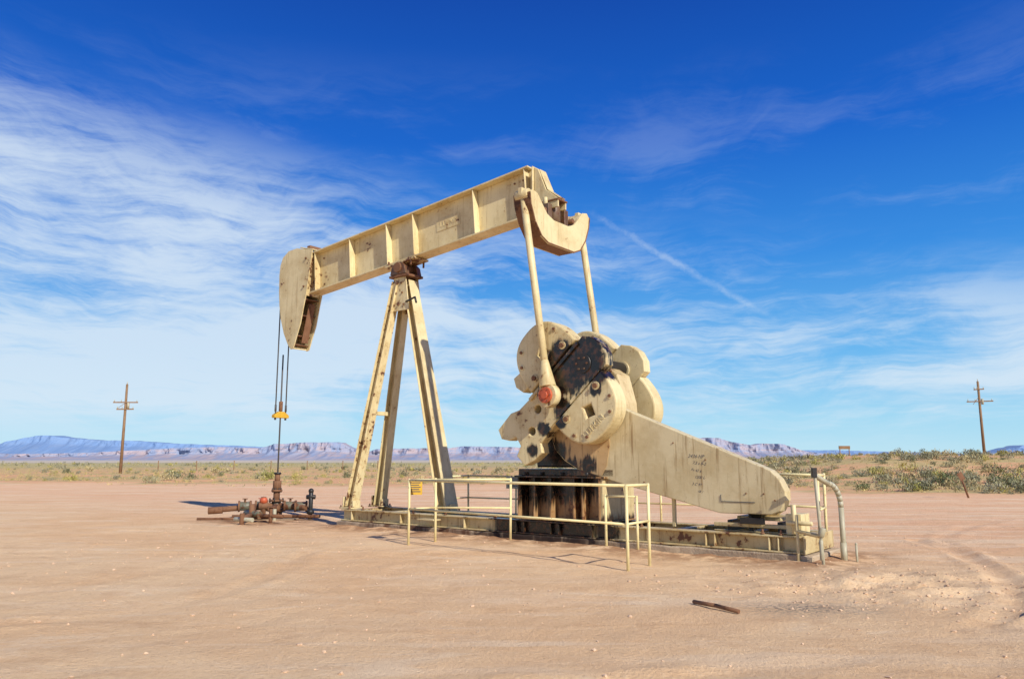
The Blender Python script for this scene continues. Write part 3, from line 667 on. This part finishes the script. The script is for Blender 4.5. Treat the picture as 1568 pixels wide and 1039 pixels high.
# ---------------------------------------------------------------- world + sun
EL=math.radians(34)
sd=Vector((.585,-.811,0)).normalized()*math.cos(EL);sd.z=math.sin(EL)
w=bpy.data.worlds.new('World');S.world=w;w.use_nodes=True;nt=w.node_tree
bg=nt.nodes['Background'];bg.inputs[1].default_value=.1
sky=nt.nodes.new('ShaderNodeTexSky');sky.sky_type='NISHITA';sky.sun_disc=False;sky.sun_elevation=EL
sky.sun_rotation=math.atan2(sd.x,sd.y);sky.altitude=1300;sky.dust_density=.3;sky.ozone_density=3
g0=nt.nodes.new('ShaderNodeTexCoord').outputs['Generated'];dirn=VM(nt,'NORMALIZE',g0)
sx=nt.nodes.new('ShaderNodeSeparateXYZ');nt.links.new(dirn,sx.inputs[0]);x_,y_,z_=sx.outputs
zc=M(nt,'MAXIMUM',z_,0)
rc=RAMP(nt,zc,[(0,(.52,.79,.92)),(.05,(.36,.70,.92)),(.13,(.14,.48,.89)),(.25,(.035,.27,.78)),(.39,(.005,.13,.62)),(.55,(.0025,.065,.42)),(1,(.001,.03,.25))])
rc=VM(nt,'SCALE',rc,10.0)
base=MIX(nt,.92,sky.outputs[0],rc)
cb=nt.nodes.new('ShaderNodeCombineXYZ');nt.links.new(x_,cb.inputs[0]);nt.links.new(M(nt,'POWER',M(nt,'ADD',zc,.02),.75),cb.inputs[1]);nt.links.new(M(nt,'MULTIPLY',y_,.35),cb.inputs[2]);P0=cb.outputs[0]
wp=VM(nt,'SCALE',VM(nt,'SUBTRACT',NOISE(nt,P0,3.2,4,.55,out=1),(.5,.5,.5)),.26)
P_=VM(nt,'ADD',P0,wp)
wp2=VM(nt,'SCALE',VM(nt,'SUBTRACT',NOISE(nt,P0,7,3,.5,out=1),(.5,.5,.5)),.07)
a1=NOISE(nt,MAP(nt,P_,(1.9,6.5,1),(0,0,.14)),1.5,10,.66,.3)
a2=NOISE(nt,MAP(nt,VM(nt,'ADD',P0,wp2),(2.2,17,1),(0,0,.10),(3,1,0)),1.3,10,.70,.3)
a3=NOISE(nt,MAP(nt,P0,(1,1.8,1),(0,0,0),(.7,.2,0)),2.6,3,.5)
ztop=M(nt,'SUBTRACT',z_,M(nt,'MULTIPLY_ADD',x_,-.18,.26))
mk=SS(nt,ztop,.10,-.05)
mk=M(nt,'MULTIPLY',mk,SS(nt,z_,.0,.07,.1,1))
cl=M(nt,'ADD',M(nt,'MULTIPLY',a1,.44),M(nt,'ADD',M(nt,'MULTIPLY',a2,.46),M(nt,'MULTIPLY',a3,.25)))
left=SS(nt,x_,.25,-.35)
cl=M(nt,'ADD',cl,M(nt,'MULTIPLY',left,.05))
cl=M(nt,'ADD',cl,.012)
cl=M(nt,'ADD',cl,M(nt,'MULTIPLY',M(nt,'MULTIPLY',SS(nt,z_,.06,.11),SS(nt,z_,.21,.12)),.06))
alpha=M(nt,'MULTIPLY',SS(nt,cl,.51,.71),mk)
faint=M(nt,'MULTIPLY',M(nt,'MULTIPLY',SS(nt,cl,.58,.76),.16),SS(nt,z_,.50,.36))
alpha=M(nt,'MAXIMUM',alpha,faint)
# contrail
az=M(nt,'ARCTAN2',x_,y_);el=M(nt,'ARCSINE',z_)
A=(math.radians(6.1),math.radians(18.2));Bq=(math.radians(21.0),math.radians(8.75));L_=math.hypot(Bq[0]-A[0],Bq[1]-A[1]);tx,ty=(Bq[0]-A[0])/L_,(Bq[1]-A[1])/L_
da=M(nt,'SUBTRACT',az,A[0]);de=M(nt,'SUBTRACT',el,A[1])
al=M(nt,'ADD',M(nt,'MULTIPLY',da,tx),M(nt,'MULTIPLY',de,ty));pe=M(nt,'ADD',M(nt,'MULTIPLY',da,-ty),M(nt,'MULTIPLY',de,tx))
wob=M(nt,'MULTIPLY',M(nt,'SUBTRACT',NOISE(nt,dirn,18,6,.75),.5),.020)
pe=M(nt,'ABSOLUTE',M(nt,'ADD',pe,wob))
ct=M(nt,'MULTIPLY',SS(nt,pe,.007,.0,0,1),M(nt,'MULTIPLY',SS(nt,al,-.02,.03),SS(nt,al,L_+.02,L_-.08)))
ct=M(nt,'MULTIPLY',ct,SS(nt,NOISE(nt,dirn,22,5,.7),.34,.68,.06,.36))
alpha=M(nt,'MAXIMUM',alpha,M(nt,'ADD',M(nt,'MULTIPLY',alpha,.6),ct))
alpha=M(nt,'MULTIPLY',alpha,.80)
fin=MIX(nt,alpha,base,(7.2,8.3,9.3))
nt.links.new(fin,bg.inputs[0])
sl=bpy.data.lights.new('sun','SUN');sl.energy=5;sl.angle=math.radians(.5);sl.color=(1,.95,.86)
so=bpy.data.objects.new('sun',sl);COL.objects.link(so);so.rotation_euler=sd.to_track_quat('Z','Y').to_euler();so.location=(0,0,30)
# ---------------------------------------------------------------- camera
cd=bpy.data.cameras.new('camera');cd.lens=27;cd.sensor_width=36;cd.clip_end=100000;cd.clip_start=.1
co=bpy.data.objects.new('camera',cd);COL.objects.link(co);co.location=(0,0,1.6);co.rotation_euler=(math.radians(98.9),0,0)
S.camera=co
S.view_settings.view_transform='Standard';S.view_settings.look='None';S.view_settings.exposure=0
